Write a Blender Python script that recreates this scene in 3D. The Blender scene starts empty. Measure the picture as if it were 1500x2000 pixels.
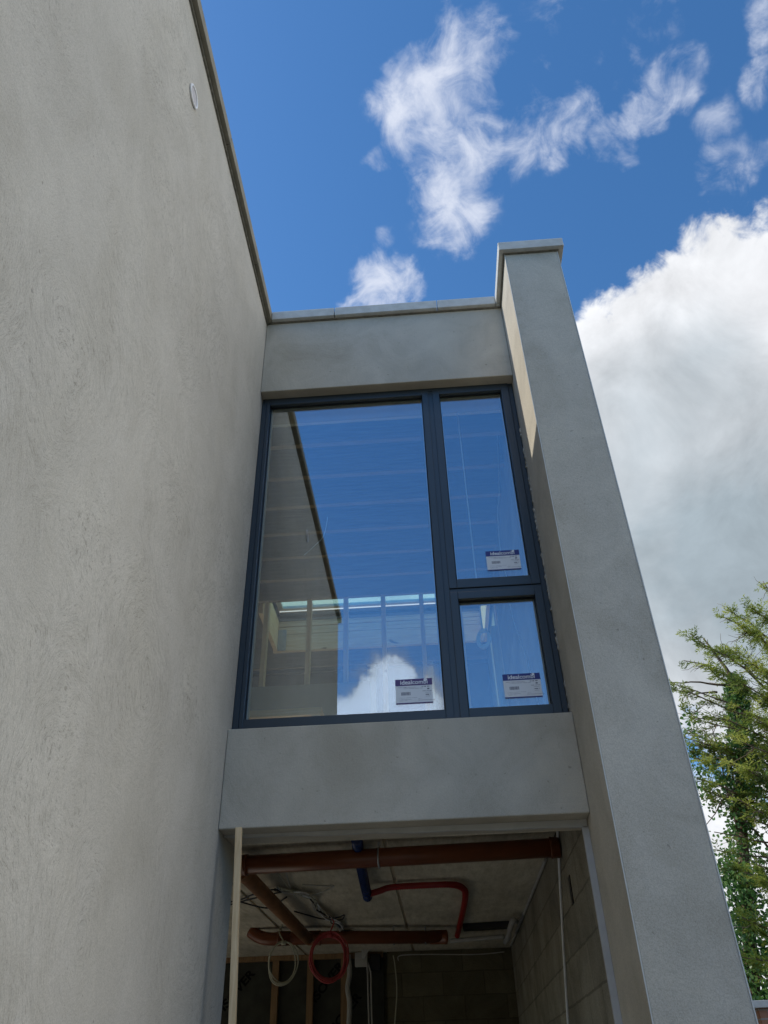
import bpy, bmesh, math, random
from mathutils import Vector, Matrix, noise
C = bpy.context.scene
COL = C.collection
# ---------------------------------------------------------------- camera
YAW, PITCH, ROLL, FPX = -0.0499, 0.6403, -0.0312, 1533.3
EYE = 1.6                                   # eye height; heights written below are counted from the eye and lifted by EYE
fw = Vector((math.sin(YAW)*math.cos(PITCH), math.cos(YAW)*math.cos(PITCH), math.sin(PITCH)))
rt0 = Vector((math.cos(YAW), -math.sin(YAW), 0)); up0 = rt0.cross(fw)
rt = rt0*math.cos(ROLL) + up0*math.sin(ROLL); up = -rt0*math.sin(ROLL) + up0*math.cos(ROLL)
cd = bpy.data.cameras.new('camera'); cam = bpy.data.objects.new('camera', cd); COL.objects.link(cam)
cam.matrix_world = Matrix(((rt.x, up.x, -fw.x, 0), (rt.y, up.y, -fw.y, 0), (rt.z, up.z, -fw.z, EYE), (0, 0, 0, 1)))
cd.sensor_fit = 'VERTICAL'; cd.sensor_height = 36; cd.lens = FPX/2000*36; cd.clip_start = .02; cd.clip_end = 3000
C.camera = cam

def ray(a, b):
    return (fw + rt*((a-750)/FPX) - up*((b-1000)/FPX)).normalized()
def U(a, b, ax, val):                       # where the sight line through a photo point meets a real plane (eye-based heights)
    d = ray(a, b); return d*(val/d[ax])

# ---------------------------------------------------------------- render / exposure
C.render.engine = 'CYCLES'
C.view_settings.view_transform = 'Standard'; C.view_settings.look = 'None'; C.view_settings.gamma = 1
C.view_settings.exposure = 0.33
cy = C.cycles
cy.use_denoising = True; cy.max_bounces = 10; cy.diffuse_bounces = 6; cy.glossy_bounces = 4
cy.transmission_bounces = 4; cy.transparent_max_bounces = 16; cy.caustics_reflective = False; cy.caustics_refractive = False
cy.sample_clamp_indirect = 6; cy.use_adaptive_sampling = True; cy.adaptive_threshold = .01

# ---------------------------------------------------------------- sun
SUN_TO = Vector((-1.7925, .094, 1.747)).normalized()
sl = bpy.data.lights.new('sun', 'SUN'); sl.energy = 3.0; sl.angle = math.radians(.5); sl.color = (1, .94, .84)
so = bpy.data.objects.new('sun', sl); COL.objects.link(so)
so.rotation_euler = SUN_TO.to_track_quat('Z', 'Y').to_euler(); so.location = (-8, 2, 12)

# ---------------------------------------------------------------- sky with clouds
W = bpy.data.worlds.new('World'); C.world = W; W.use_nodes = True
nt = W.node_tree; N = nt.nodes; L = nt.links; N.clear()
def nd(t, **k):
    n = N.new(t)
    for a, v in k.items():
        if a.startswith('i_'): n.inputs[a[2:].replace('_', ' ')].default_value = v
        else: setattr(n, a, v)
    return n
def mth(op, a, b=None, c=None, clamp=False):
    n = N.new('ShaderNodeMath'); n.operation = op; n.use_clamp = clamp
    for i, v in enumerate((a, b, c)):
        if v is None: continue
        if isinstance(v, (int, float)): n.inputs[i].default_value = v
        else: L.new(v, n.inputs[i])
    return n.outputs[0]
def sstep(v, lo, hi, a=0., b=1.):
    n = N.new('ShaderNodeMapRange'); n.interpolation_type = 'SMOOTHSTEP'
    L.new(v, n.inputs[0])
    for i, q in zip((1, 2, 3, 4), (lo, hi, a, b)): n.inputs[i].default_value = q
    return n.outputs[0]
def mixc(f, a, b):
    n = N.new('ShaderNodeMix'); n.data_type = 'RGBA'
    for i, v in ((0, f), (6, a), (7, b)):
        if isinstance(v, (int, float)): n.inputs[i].default_value = v
        elif isinstance(v, tuple): n.inputs[i].default_value = (*v, 1)
        else: L.new(v, n.inputs[i])
    return n.outputs[2]
sky = nd('ShaderNodeTexSky', sky_type='NISHITA', sun_disc=False)
sky.sun_elevation = math.asin(SUN_TO.z); sky.sun_rotation = math.atan2(SUN_TO.x, SUN_TO.y)
sky.air_density = 1.0; sky.dust_density = .25; sky.ozone_density = 2.2; sky.altitude = 100
hs = nd('ShaderNodeHueSaturation'); hs.inputs['Saturation'].default_value = 1.25; L.new(sky.outputs[0], hs.inputs['Color'])
tc = nd('ShaderNodeTexCoord')
DIR = tc.outputs['Generated']
def noise_tex(scale, detail, rough, vec=None, dist=0.):
    n = nd('ShaderNodeTexNoise'); n.inputs['Scale'].default_value = scale; n.inputs['Detail'].default_value = detail
    n.inputs['Roughness'].default_value = rough; n.inputs['Distortion'].default_value = dist
    L.new(vec or DIR, n.inputs['Vector']); return n
def vm(op, a, b):
    n = N.new('ShaderNodeVectorMath'); n.operation = op
    for i, v in enumerate((a, b)):
        if v is None: continue
        if isinstance(v, (tuple, Vector)): n.inputs[i].default_value = tuple(v)
        elif isinstance(v, (int, float)): n.inputs[3].default_value = v
        else: L.new(v, n.inputs[i])
    return n
w1 = noise_tex(5, 3, .55); w2 = noise_tex(22, 4, .6)
o1 = vm('SCALE', vm('SUBTRACT', w1.outputs['Color'], (.5, .5, .5)).outputs[0], .11)
o2 = vm('SCALE', vm('SUBTRACT', w2.outputs['Color'], (.5, .5, .5)).outputs[0], .045)
WD = vm('NORMALIZE', vm('ADD', vm('ADD', DIR, o1.outputs[0]).outputs[0], o2.outputs[0]).outputs[0], None).outputs[0]
def blob(d, rad, soft=.9, s=1.):             # rad = angular radius
    dt = vm('DOT_PRODUCT', WD, d).outputs['Value']
    return sstep(dt, math.cos(rad*(1+soft)), math.cos(rad*max(0, 1-soft*.8)), 0, s)
def union(vs):
    r = vs[0]
    for v in vs[1:]: r = mth('MAXIMUM', r, v)
    return r
def P(a, b, r, s=1., soft=.9): return blob(ray(a, b), r/FPX*.93, soft, s)
thin = [P(905,95,60,.75), P(960,110,45,.6), P(850,170,65,.85), P(800,225,62,1), P(860,265,82,1), P(940,215,55,.7), P(1000,262,50,.75),
        P(870,345,70,.95), P(885,405,55,.85), P(905,455,38,.6), P(1060,245,42,.75), P(1110,255,40,.8), P(1040,170,28,.5),
        P(1180,292,28,.7), P(1225,290,26,.7), P(1262,240,28,.62), P(1295,190,32,.55), P(1320,150,25,.4), P(1205,140,30,.42),
        P(712,310,22,.5), P(718,230,14,.35), P(735,570,48,.9), P(785,560,42,.9), P(700,590,30,.7), P(740,470,20,.35), P(655,495,18,.3),
        P(1385,258,30,.42), P(1412,335,30,.5), P(1460,325,42,.55), P(1500,40,34,.75), P(1475,165,30,.5), P(1500,120,22,.6), P(1110,10,45,.4), P(1205,8,22,.4), P(1280,60,40,.3)]
def RP(a, b, r, s=1., soft=.9):
    d = ray(a, b); return blob(Vector((d.x, -d.y, d.z)), r/FPX*.93, soft, s)
rspots = [(775,1335,40), (745,1362,44), (718,1395,48), (800,1385,56), (680,1430,64), (760,1500,110), (850,1480,60), (600,1490,115)]
refl = [RP(a, b, r_*.85, 1) for a, b, r_ in rspots]; thin += [RP(a, b, r_*1.2, 1) for a, b, r_ in rspots]
thick = [P(1180,690,75), P(1250,690,110), P(1330,640,100), P(1420,600,110), P(1500,600,85), P(1620,610,100), P(1300,860,240,1,.3), P(1500,900,380,1,.3),
         P(1330,1200,220,1,.4), P(1500,1300,200,1,.4), P(1420,1640,70,.8), P(1480,1760,110,.9), P(1560,1500,60,.7), P(1600,1250,260,1,.4)]
# unseen bright clouds right of the building and overhead, added to light walls and boards
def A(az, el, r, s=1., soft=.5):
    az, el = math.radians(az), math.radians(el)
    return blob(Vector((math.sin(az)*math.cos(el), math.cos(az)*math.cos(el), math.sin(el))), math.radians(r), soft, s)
fill_clouds = [A(80,28,20,1,.3), A(92,20,18,1,.3), A(112,34,14,1,.3), A(98,42,12,1,.3), A(172,76,13,1,.3)]
far = [A(-60,10,10,.8), A(0,8,9,.7), A(-14,27,11,1,.3), A(-2,25,9,1,.3), A(-30,24,10,1,.3)]  # last three, hidden behind the house, added to whiten the rooflight
fb = noise_tex(8, 12, .6, DIR, .4); fb2 = noise_tex(21, 10, .62, DIR, .8)
fbm = mth('ADD', mth('MULTIPLY', fb.outputs[0], .55), mth('MULTIPLY', fb2.outputs[0], .45))
mt = union(thin); mk = union(thick + refl + fill_clouds + far)
dt_ = mth('ADD', mt, mth('MULTIPLY', mth('SUBTRACT', fbm, .5), 4.2))
den_t = mth('MULTIPLY', sstep(dt_, .22, 1.6), sstep(mt, .0, .5))
dk_ = mth('ADD', mk, mth('MULTIPLY', mth('SUBTRACT', fbm, .5), 2.4))
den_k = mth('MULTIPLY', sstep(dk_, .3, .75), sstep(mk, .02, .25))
# cloud brightness: sunlit tops, grey thick undersides
und = union([P(1330,940,210,.8,.8), P(1460,1100,230,1.,.8), P(1250,980,60,.3,.8), P(1500,880,130,.5,.8)])
und = mth('MULTIPLY', und, mth('ADD', mth('MULTIPLY', mth('SUBTRACT', noise_tex(4, 5, .55).outputs[0], .5), 1.5), .85), None, True)
shade = mth('ADD', mth('MULTIPLY', mth('SUBTRACT', fb.outputs[0], .5), 1.1), .98)
CLK = .72
colk = mixc(und, (CLK*1.0, CLK*1.02, CLK*1.06), (CLK*.42, CLK*.50, CLK*.56))
colk2 = N.new('ShaderNodeMix'); colk2.data_type = 'RGBA'; colk2.blend_type = 'MULTIPLY'; colk2.inputs[0].default_value = 1
L.new(colk, colk2.inputs[6])
cb = N.new('ShaderNodeCombineColor'); [L.new(shade, cb.inputs[i]) for i in range(3)]; L.new(cb.outputs[0], colk2.inputs[7])
boost = N.new('ShaderNodeMix'); boost.data_type = 'RGBA'; L.new(union(fill_clouds), boost.inputs[0]); L.new(colk2.outputs[2], boost.inputs[6])
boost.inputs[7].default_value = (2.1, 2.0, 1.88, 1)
boost2 = N.new('ShaderNodeMix'); boost2.data_type = 'RGBA'; L.new(union(refl), boost2.inputs[0]); L.new(boost.outputs[2], boost2.inputs[6])
boost2.inputs[7].default_value = (1.4, 1.6, 1.95, 1)
SK = .15
skv = N.new('ShaderNodeVectorMath'); skv.operation = 'SCALE'; L.new(hs.outputs[0], skv.inputs[0]); L.new(sstep(vm('DOT_PRODUCT', DIR, Vector((.05, -.74, .67))).outputs['Value'], math.cos(math.radians(55)), math.cos(math.radians(12)), 1.0, 1.8), skv.inputs[3])
bgs = nd('ShaderNodeBackground'); bgs.inputs[1].default_value = SK; L.new(skv.outputs[0], bgs.inputs[0])
bgt = nd('ShaderNodeBackground'); bgt.inputs[0].default_value = (.62, .66, .76, 1)
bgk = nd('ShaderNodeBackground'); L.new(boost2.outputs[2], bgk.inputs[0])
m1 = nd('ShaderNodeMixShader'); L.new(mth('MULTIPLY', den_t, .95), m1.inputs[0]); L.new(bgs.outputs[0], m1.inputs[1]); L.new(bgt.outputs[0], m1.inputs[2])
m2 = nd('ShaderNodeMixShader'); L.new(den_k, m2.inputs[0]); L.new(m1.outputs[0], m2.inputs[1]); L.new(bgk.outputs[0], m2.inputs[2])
wo = nd('ShaderNodeOutputWorld'); L.new(m2.outputs[0], wo.inputs[0])
W.cycles.sampling_method = 'MANUAL'; W.cycles.sample_map_resolution = 1024

# ---------------------------------------------------------------- materials
class Mat:
    def __init__(s, name):
        s.m = bpy.data.materials.new(name); s.m.use_nodes = True
        s.t = s.m.node_tree; s.N = s.t.nodes; s.L = s.t.links
        s.b = s.N['Principled BSDF']; s.tc = s.N.new('ShaderNodeTexCoord')
    def noise(s, sc, det=4, ro=.55, vec=None, dist=0, stretch=None):
        n = s.N.new('ShaderNodeTexNoise'); n.inputs['Scale'].default_value = sc; n.inputs['Detail'].default_value = det
        n.inputs['Roughness'].default_value = ro; n.inputs['Distortion'].default_value = dist
        v = vec or s.tc.outputs['Object']
        if stretch:
            mp = s.N.new('ShaderNodeMapping'); mp.inputs['Scale'].default_value = stretch; s.L.new(v, mp.inputs['Vector']); v = mp.outputs[0]
        s.L.new(v, n.inputs['Vector']); return n
    def ramp(s, fac, stops):
        r = s.N.new('ShaderNodeValToRGB'); e = r.color_ramp.elements
        while len(e) < len(stops): e.new(.5)
        for k, (p, c) in enumerate(stops): e[k].position = p; e[k].color = (*c, 1) if len(c) == 3 else c
        s.L.new(fac, r.inputs[0]); return r.outputs[0]
    def mix(s, f, a, b, mode='MIX'):
        n = s.N.new('ShaderNodeMix'); n.data_type = 'RGBA'; n.blend_type = mode
        for i, v in ((0, f), (6, a), (7, b)):
            if isinstance(v, (int, float)): n.inputs[i].default_value = v
            elif isinstance(v, tuple): n.inputs[i].default_value = (*v, 1)
            else: s.L.new(v, n.inputs[i])
        return n.outputs[2]
    def math(s, op, a, b=0.):
        n = s.N.new('ShaderNodeMath'); n.operation = op
        for i, v in enumerate((a, b)):
            if isinstance(v, (int, float)): n.inputs[i].default_value = v
            else: s.L.new(v, n.inputs[i])
        return n.outputs[0]
    def bump(s, h, st=.3, d=.01):
        n = s.N.new('ShaderNodeBump'); n.inputs['Strength'].default_value = st; n.inputs['Distance'].default_value = d
        s.L.new(h, n.inputs['Height']); s.L.new(n.outputs[0], s.b.inputs['Normal'])
    def col(s, c):
        if isinstance(c, tuple): s.b.inputs['Base Color'].default_value = (*c, 1)
        else: s.L.new(c, s.b.inputs['Base Color'])
    def set(s, rough=.8, spec=.3, metal=0.):
        s.b.inputs['Roughness'].default_value = rough; s.b.inputs['Specular IOR Level'].default_value = spec; s.b.inputs['Metallic'].default_value = metal
        return s

def render_mat(name, base, seed, sw=1.):
    """trowelled sand and cement render: soft cloudy patches, swirling float marks, scratches and grit"""
    m = Mat(name); m.set(.92, .2)
    off = m.N.new('ShaderNodeMapping'); off.inputs['Location'].default_value = (seed*3.1, seed*7.7, seed*1.3)
    m.L.new(m.tc.outputs['Object'], off.inputs['Vector']); v = off.outputs[0]
    big = m.noise(.9, 4, .55, v); mid = m.noise(3.2, 5, .6, v, .8); up_ = m.noise(2.2, 4, .6, v, .4, (1, 1, .45))
    # float marks: arcs round scattered centres
    vor = m.N.new('ShaderNodeTexVoronoi'); vor.feature = 'F1'; vor.inputs['Scale'].default_value = 1.25
    wv = m.N.new('ShaderNodeVectorMath'); wv.operation = 'ADD'
    sc = m.N.new('ShaderNodeVectorMath'); sc.operation = 'SCALE'; sc.inputs[3].default_value = .35
    m.L.new(m.noise(1.7, 2, .5, v).outputs['Color'], sc.inputs[0]); m.L.new(v, wv.inputs[0]); m.L.new(sc.outputs[0], wv.inputs[1]); m.L.new(wv.outputs[0], vor.inputs['Vector'])
    d = vor.outputs['Distance']
    dn = m.math('ADD', m.math('MULTIPLY', d, 34.), m.math('MULTIPLY', m.noise(9, 3, .6, v).outputs[0], 2.2))
    cmb = m.N.new('ShaderNodeCombineXYZ'); m.L.new(dn, cmb.inputs[0])
    sep = m.N.new('ShaderNodeVectorMath'); sep.operation = 'SCALE'; sep.inputs[3].default_value = 6.; m.L.new(v, sep.inputs[0])
    add = m.N.new('ShaderNodeVectorMath'); add.operation = 'ADD'; m.L.new(cmb.outputs[0], add.inputs[0]); m.L.new(sep.outputs[0], add.inputs[1])
    arcs = m.noise(1.4, 3, .6, add.outputs[0])
    patch = m.noise(1.3, 2, .5, v, 0, (1, 1, 1))
    pm = m.ramp(patch.outputs[0], [(.44, (0, 0, 0)), (.6, (1, 1, 1))])
    arcm = m.ramp(arcs.outputs[0], [(.34, (.84, .84, .83)), (.50, (1, 1, 1)), (.66, (1.05, 1.05, 1.05))])
    # short scratches
    cm2 = m.N.new('ShaderNodeCombineXYZ'); m.L.new(m.math('ADD', m.math('MULTIPLY', d, 120.), m.math('MULTIPLY', m.noise(14, 3, .6, v).outputs[0], 4.)), cm2.inputs[0])
    se2 = m.N.new('ShaderNodeVectorMath'); se2.operation = 'SCALE'; se2.inputs[3].default_value = 11.; m.L.new(v, se2.inputs[0])
    ad2 = m.N.new('ShaderNodeVectorMath'); ad2.operation = 'ADD'; m.L.new(cm2.outputs[0], ad2.inputs[0]); m.L.new(se2.outputs[0], ad2.inputs[1])
    dash = m.noise(3.4, 4, .5, ad2.outputs[0])
    dashm = m.ramp(dash.outputs[0], [(.33, (.68, .68, .67)), (.46, (1, 1, 1)), (.60, (1, 1, 1)), (.70, (1.10, 1.10, 1.10))])
    s2 = m.noise(80, 3, .55, v, 1.6, (1, 1, .38))
    scr = m.ramp(s2.outputs[0], [(.30, (.62, .62, .61)), (.385, (1, 1, 1))])
    grit = m.noise(240, 2, .6, v)
    pit = m.noise(34, 2, .5, v); pitm = m.ramp(pit.outputs[0], [(.235, (.45, .45, .45)), (.265, (1, 1, 1))])
    c = m.ramp(big.outputs[0], [(.3, tuple(x*.95 for x in base)), (.7, tuple(min(1, x*1.04) for x in base))])
    c = m.mix(.5 if sw == 1 else .95, c, m.ramp(mid.outputs[0], [(.32, (.86, .855, .84)), (.5, (.97, .97, .97)), (.68, (1.06, 1.06, 1.05))]), 'MULTIPLY')
    c = m.mix(.6, c, m.ramp(up_.outputs[0], [(.35, (.90, .89, .86)), (.6, (1.03, 1.03, 1.03))]), 'MULTIPLY')
    c = m.mix(m.math('ADD', m.math('MULTIPLY', pm, .5*sw), .1*sw), c, arcm, 'MULTIPLY')
    c = m.mix(.22, c, scr, 'MULTIPLY')
    c = m.mix(.55, c, pitm, 'MULTIPLY')
    c = m.mix(m.math('ADD', m.math('MULTIPLY', pm, .62*sw), .38*sw), c, dashm, 'MULTIPLY')
    c = m.mix(.6, c, m.ramp(grit.outputs[0], [(.3, (.72, .72, .72)), (.6, (1.1, 1.1, 1.1))]), 'MULTIPLY')
    m.col(c)
    h = m.math('ADD', m.math('MULTIPLY', m.noise(70, 4, .65, v).outputs[0], .6), m.math('MULTIPLY', arcs.outputs[0], .5*sw))
    h = m.math('ADD', h, m.math('MULTIPLY', s2.outputs[0], .5)); h = m.math('ADD', h, m.math('MULTIPLY', mid.outputs[0], 2.0))
    m.bump(h, .35, .006)
    return m.m
M = {}
M['render'] = render_mat('cement_render', (.49, .475, .43), 1)
M['render_smooth'] = render_mat('cement_render_smooth', (.50, .462, .385), 2, .28)
def simple(name, c, rough=.7, spec=.3, metal=0., var=.15, sc=8., bump=0., bsc=60., stretch=None):
    m = Mat(name).set(rough, spec, metal)
    n = m.noise(sc, 5, .6, stretch=stretch)
    m.col(m.ramp(n.outputs[0], [(.3, tuple(x*(1-var) for x in c)), (.7, tuple(min(1, x*(1+var)) for x in c))]))
    if bump: m.bump(m.noise(bsc, 4, .6).outputs[0], bump, .004)
    return m.m
M['coping'] = simple('cast_stone', (.50, .50, .47), .85, .2, var=.12, sc=14, bump=.3, bsc=120)
M['frame'] = simple('dark_grey_aluminium', (.028, .042, .055), .38, .45, var=.06, sc=6)
M['gasket'] = simple('black_gasket', (.012, .014, .018), .6, .3)
M['reveal_band'] = simple('membrane_grey', (.45, .45, .44), .7, .3, var=.08)
M['foam'] = simple('sealing_foam', (.36, .35, .31), .9, .1, var=.5, sc=60)
M['white_plastic'] = simple('white_plastic', (.78, .79, .80), .4, .4, var=.02)
M['vent_grey'] = simple('vent_mesh', (.50, .49, .50), .6, .2, var=.05)
M['ground'] = simple('compacted_gravel', (.15, .14, .12), .95, .1, var=.3, sc=3, bump=.5, bsc=40)
def wood(name, c1, c2, rough=.7, axis=0, knots=True):
    m = Mat(name).set(rough, .25)
    st = [9., 9., 9.]; st[axis] = .6
    g = m.noise(6, 5, .6, stretch=tuple(st), dist=.6)
    c = m.ramp(g.outputs[0], [(.32, c1), (.66, c2)])
    if knots:
        kst = [3., 3., 3.]; kst[axis] = 1.6
        k = m.noise(2.6, 1, .4, stretch=tuple(kst)); c = m.mix(m.ramp(k.outputs[0], [(.24, (1, 1, 1)), (.29, (0, 0, 0))]), c, (.12, .05, .02))
    m.col(c); return m.m
M['pine_x'] = wood('sawn_pine_along', (.70, .47, .26), (.88, .68, .43), axis=0)
M['pine_y'] = wood('sawn_pine_deep', (.70, .47, .26), (.88, .68, .43), axis=1)
M['pine_z'] = wood('sawn_pine_upright', (.74, .58, .36), (.88, .75, .52), axis=2)
M['batten'] = wood('pale_batten', (.56, .40, .22), (.74, .58, .36), axis=2, knots=False)
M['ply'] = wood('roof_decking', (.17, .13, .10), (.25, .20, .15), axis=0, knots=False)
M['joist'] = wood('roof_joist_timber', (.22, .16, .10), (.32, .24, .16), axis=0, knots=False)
M['chipboard'] = simple('chipboard_floor', (.72, .60, .44), .8, .2, var=.1)
M['board'] = simple('plasterboard_grey', (.30, .31, .30), .85, .2, var=.06, sc=3)
M['white_trim'] = simple('white_primed_timber', (.72, .72, .68), .6, .3, var=.03)
M['plaster_dark'] = simple('dark_blockwork_upper', (.17, .13, .10), .9, .1, var=.3, sc=4)  # dark brown, for the inner walls and rear ceiling board
def concrete(name, c, streak=(1, 6, 1)):
    m = Mat(name).set(.9, .2)
    a = m.noise(1.2, 6, .65, dist=.5); b = m.noise(5, 6, .7, stretch=streak); g = m.noise(90, 3, .6)
    x = m.ramp(a.outputs[0], [(.3, tuple(q*.7 for q in c)), (.7, tuple(q*1.2 for q in c))])
    x = m.mix(.7, x, m.ramp(b.outputs[0], [(.35, (.68, .66, .6)), (.6, (1.05, 1.05, 1.05))]), 'MULTIPLY')
    x = m.mix(.4, x, m.ramp(g.outputs[0], [(.3, (.7, .7, .7)), (.6, (1.1, 1.1, 1.1))]), 'MULTIPLY')
    m.col(x); m.bump(b.outputs[0], .3, .01); return m.m
M['slab'] = concrete('precast_slab', (.58, .53, .42), (5, 1, 1))
M['floor'] = concrete('concrete_floor', (.62, .59, .52))
def blocks(name, c, ux, uy):
    """grey concrete blockwork; ux, uy pick the two axes in the wall plane"""
    m = Mat(name).set(.93, .15)
    sp = m.N.new('ShaderNodeSeparateXYZ'); m.L.new(m.tc.outputs['Object'], sp.inputs[0])
    cb_ = m.N.new('ShaderNodeCombineXYZ'); m.L.new(sp.outputs[ux], cb_.inputs[0]); m.L.new(sp.outputs[uy], cb_.inputs[1])
    wn = m.noise(7, 3, .6); ws = m.N.new('ShaderNodeVectorMath'); ws.operation = 'SCALE'; ws.inputs[3].default_value = .022; m.L.new(wn.outputs['Color'], ws.inputs[0])
    va = m.N.new('ShaderNodeVectorMath'); va.operation = 'ADD'; m.L.new(cb_.outputs[0], va.inputs[0]); m.L.new(ws.outputs[0], va.inputs[1])
    br = m.N.new('ShaderNodeTexBrick'); br.inputs['Scale'].default_value = 1; br.inputs['Brick Width'].default_value = .45; br.inputs['Row Height'].default_value = .225
    br.inputs['Mortar Size'].default_value = .007; br.inputs['Mortar Smooth'].default_value = .4
    m.L.new(va.outputs[0], br.inputs['Vector'])
    br.inputs['Color1'].default_value = (*(q*.82 for q in c), 1); br.inputs['Color2'].default_value = (*(q*1.15 for q in c), 1); br.inputs['Mortar'].default_value = (*(q*.72 for q in c), 1)
    x = m.mix(.8, br.outputs['Color'], m.ramp(m.noise(2.2, 6, .7, dist=.6).outputs[0], [(.32, (.55, .52, .46)), (.65, (1.15, 1.12, 1.05))]), 'MULTIPLY')
    x = m.mix(.6, x, m.ramp(m.noise(120, 3, .6).outputs[0], [(.3, (.6, .6, .6)), (.62, (1.15, 1.15, 1.15))]), 'MULTIPLY')
    m.col(x); h = m.math('SUBTRACT', m.noise(90, 3, .6).outputs[0], m.math('MULTIPLY', br.outputs['Fac'], 1.5)); m.bump(h, .6, .01)
    return m.m
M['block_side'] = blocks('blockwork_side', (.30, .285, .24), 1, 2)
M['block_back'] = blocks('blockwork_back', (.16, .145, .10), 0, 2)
M['insul'] = simple('black_faced_insulation', (.05, .05, .04), .8, .2, var=.3, sc=5)
M['print'] = simple('black_print', (.006, .006, .006), .7, .1)
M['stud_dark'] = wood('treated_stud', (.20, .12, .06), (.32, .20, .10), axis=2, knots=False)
M['pipe'] = simple('terracotta_drain_pvc', (.17, .048, .015), .32, .5, var=.12, sc=7)
M['pipe_dusty'] = simple('dusty_drain_pvc', (.26, .12, .05), .6, .35, var=.35, sc=18, stretch=(1, .3, 1))
M['red_conduit'] = simple('red_ribbed_conduit', (.30, .012, .008), .4, .5, var=.1)
M['red_coil'] = simple('red_cable_sheath', (.42, .05, .05), .45, .5, var=.2)
M['pale_coil'] = simple('pale_cable_sheath', (.48, .47, .36), .45, .5, var=.1)
M['blue_wrap'] = simple('blue_foil_duct', (.014, .032, .12), .25, .7, var=.3, sc=30)
M['cable_grey'] = simple('grey_cable', (.42, .41, .38), .6, .3, var=.1)
M['cable_dark'] = simple('black_cable', (.03, .03, .035), .6, .3, var=.1)
M['steel'] = simple('galvanised_steel', (.42, .43, .44), .4, .5, .8, var=.15, sc=25)
M['black_bag'] = simple('black_plastic', (.01, .01, .012), .4, .5)
M['sticker_white'] = simple('label_paper', (.76, .78, .80), .5, .3, var=.02)
M['sticker_navy'] = simple('label_navy', (.03, .035, .20), .4, .4, var=.03)
M['sticker_purple'] = simple('label_violet', (.09, .05, .18), .4, .4, var=.03)
M['ink'] = simple('label_ink', (.10, .11, .16), .6, .2, var=.03)
M['label_text'] = simple('label_lettering', (.85, .87, .9), .5, .3, var=.01)
M['chalk'] = simple('pale_chalk', (.75, .75, .72), .8, .1, var=.02)
M['roof_felt'] = simple('roof_membrane', (.22, .22, .22), .8, .2)
def glass(name, r0, tint):
    m = bpy.data.materials.new(name); m.use_nodes = True; t = m.node_tree; t.nodes.clear()
    o = t.nodes.new('ShaderNodeOutputMaterial'); mx = t.nodes.new('ShaderNodeMixShader')
    tr = t.nodes.new('ShaderNodeBsdfTransparent'); tr.inputs[0].default_value = (*tint, 1)
    gl = t.nodes.new('ShaderNodeBsdfGlossy'); gl.inputs['Roughness'].default_value = 0; gl.inputs[0].default_value = (.80, .88, 1, 1)
    fr = t.nodes.new('ShaderNodeLayerWeight'); fr.inputs[0].default_value = .5
    mr = t.nodes.new('ShaderNodeMapRange'); mr.inputs[3].default_value = r0; mr.inputs[4].default_value = 1
    pw = t.nodes.new('ShaderNodeMath'); pw.operation = 'POWER'; pw.inputs[1].default_value = 3.
    t.links.new(fr.outputs['Facing'], pw.inputs[0]); t.links.new(pw.outputs[0], mr.inputs[0]); t.links.new(mr.outputs[0], mx.inputs[0])
    t.links.new(tr.outputs[0], mx.inputs[1]); t.links.new(gl.outputs[0], mx.inputs[2]); t.links.new(mx.outputs[0], o.inputs[0])
    return m
M['glass_out'] = glass('solar_glass_outer', .155, (.92, .96, .94))
M['glass_in'] = glass('glass_inner', .03, (.95, .97, .96))
M['rooflight'] = glass('rooflight_glass', .04, (.80, .97, .95))

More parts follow.
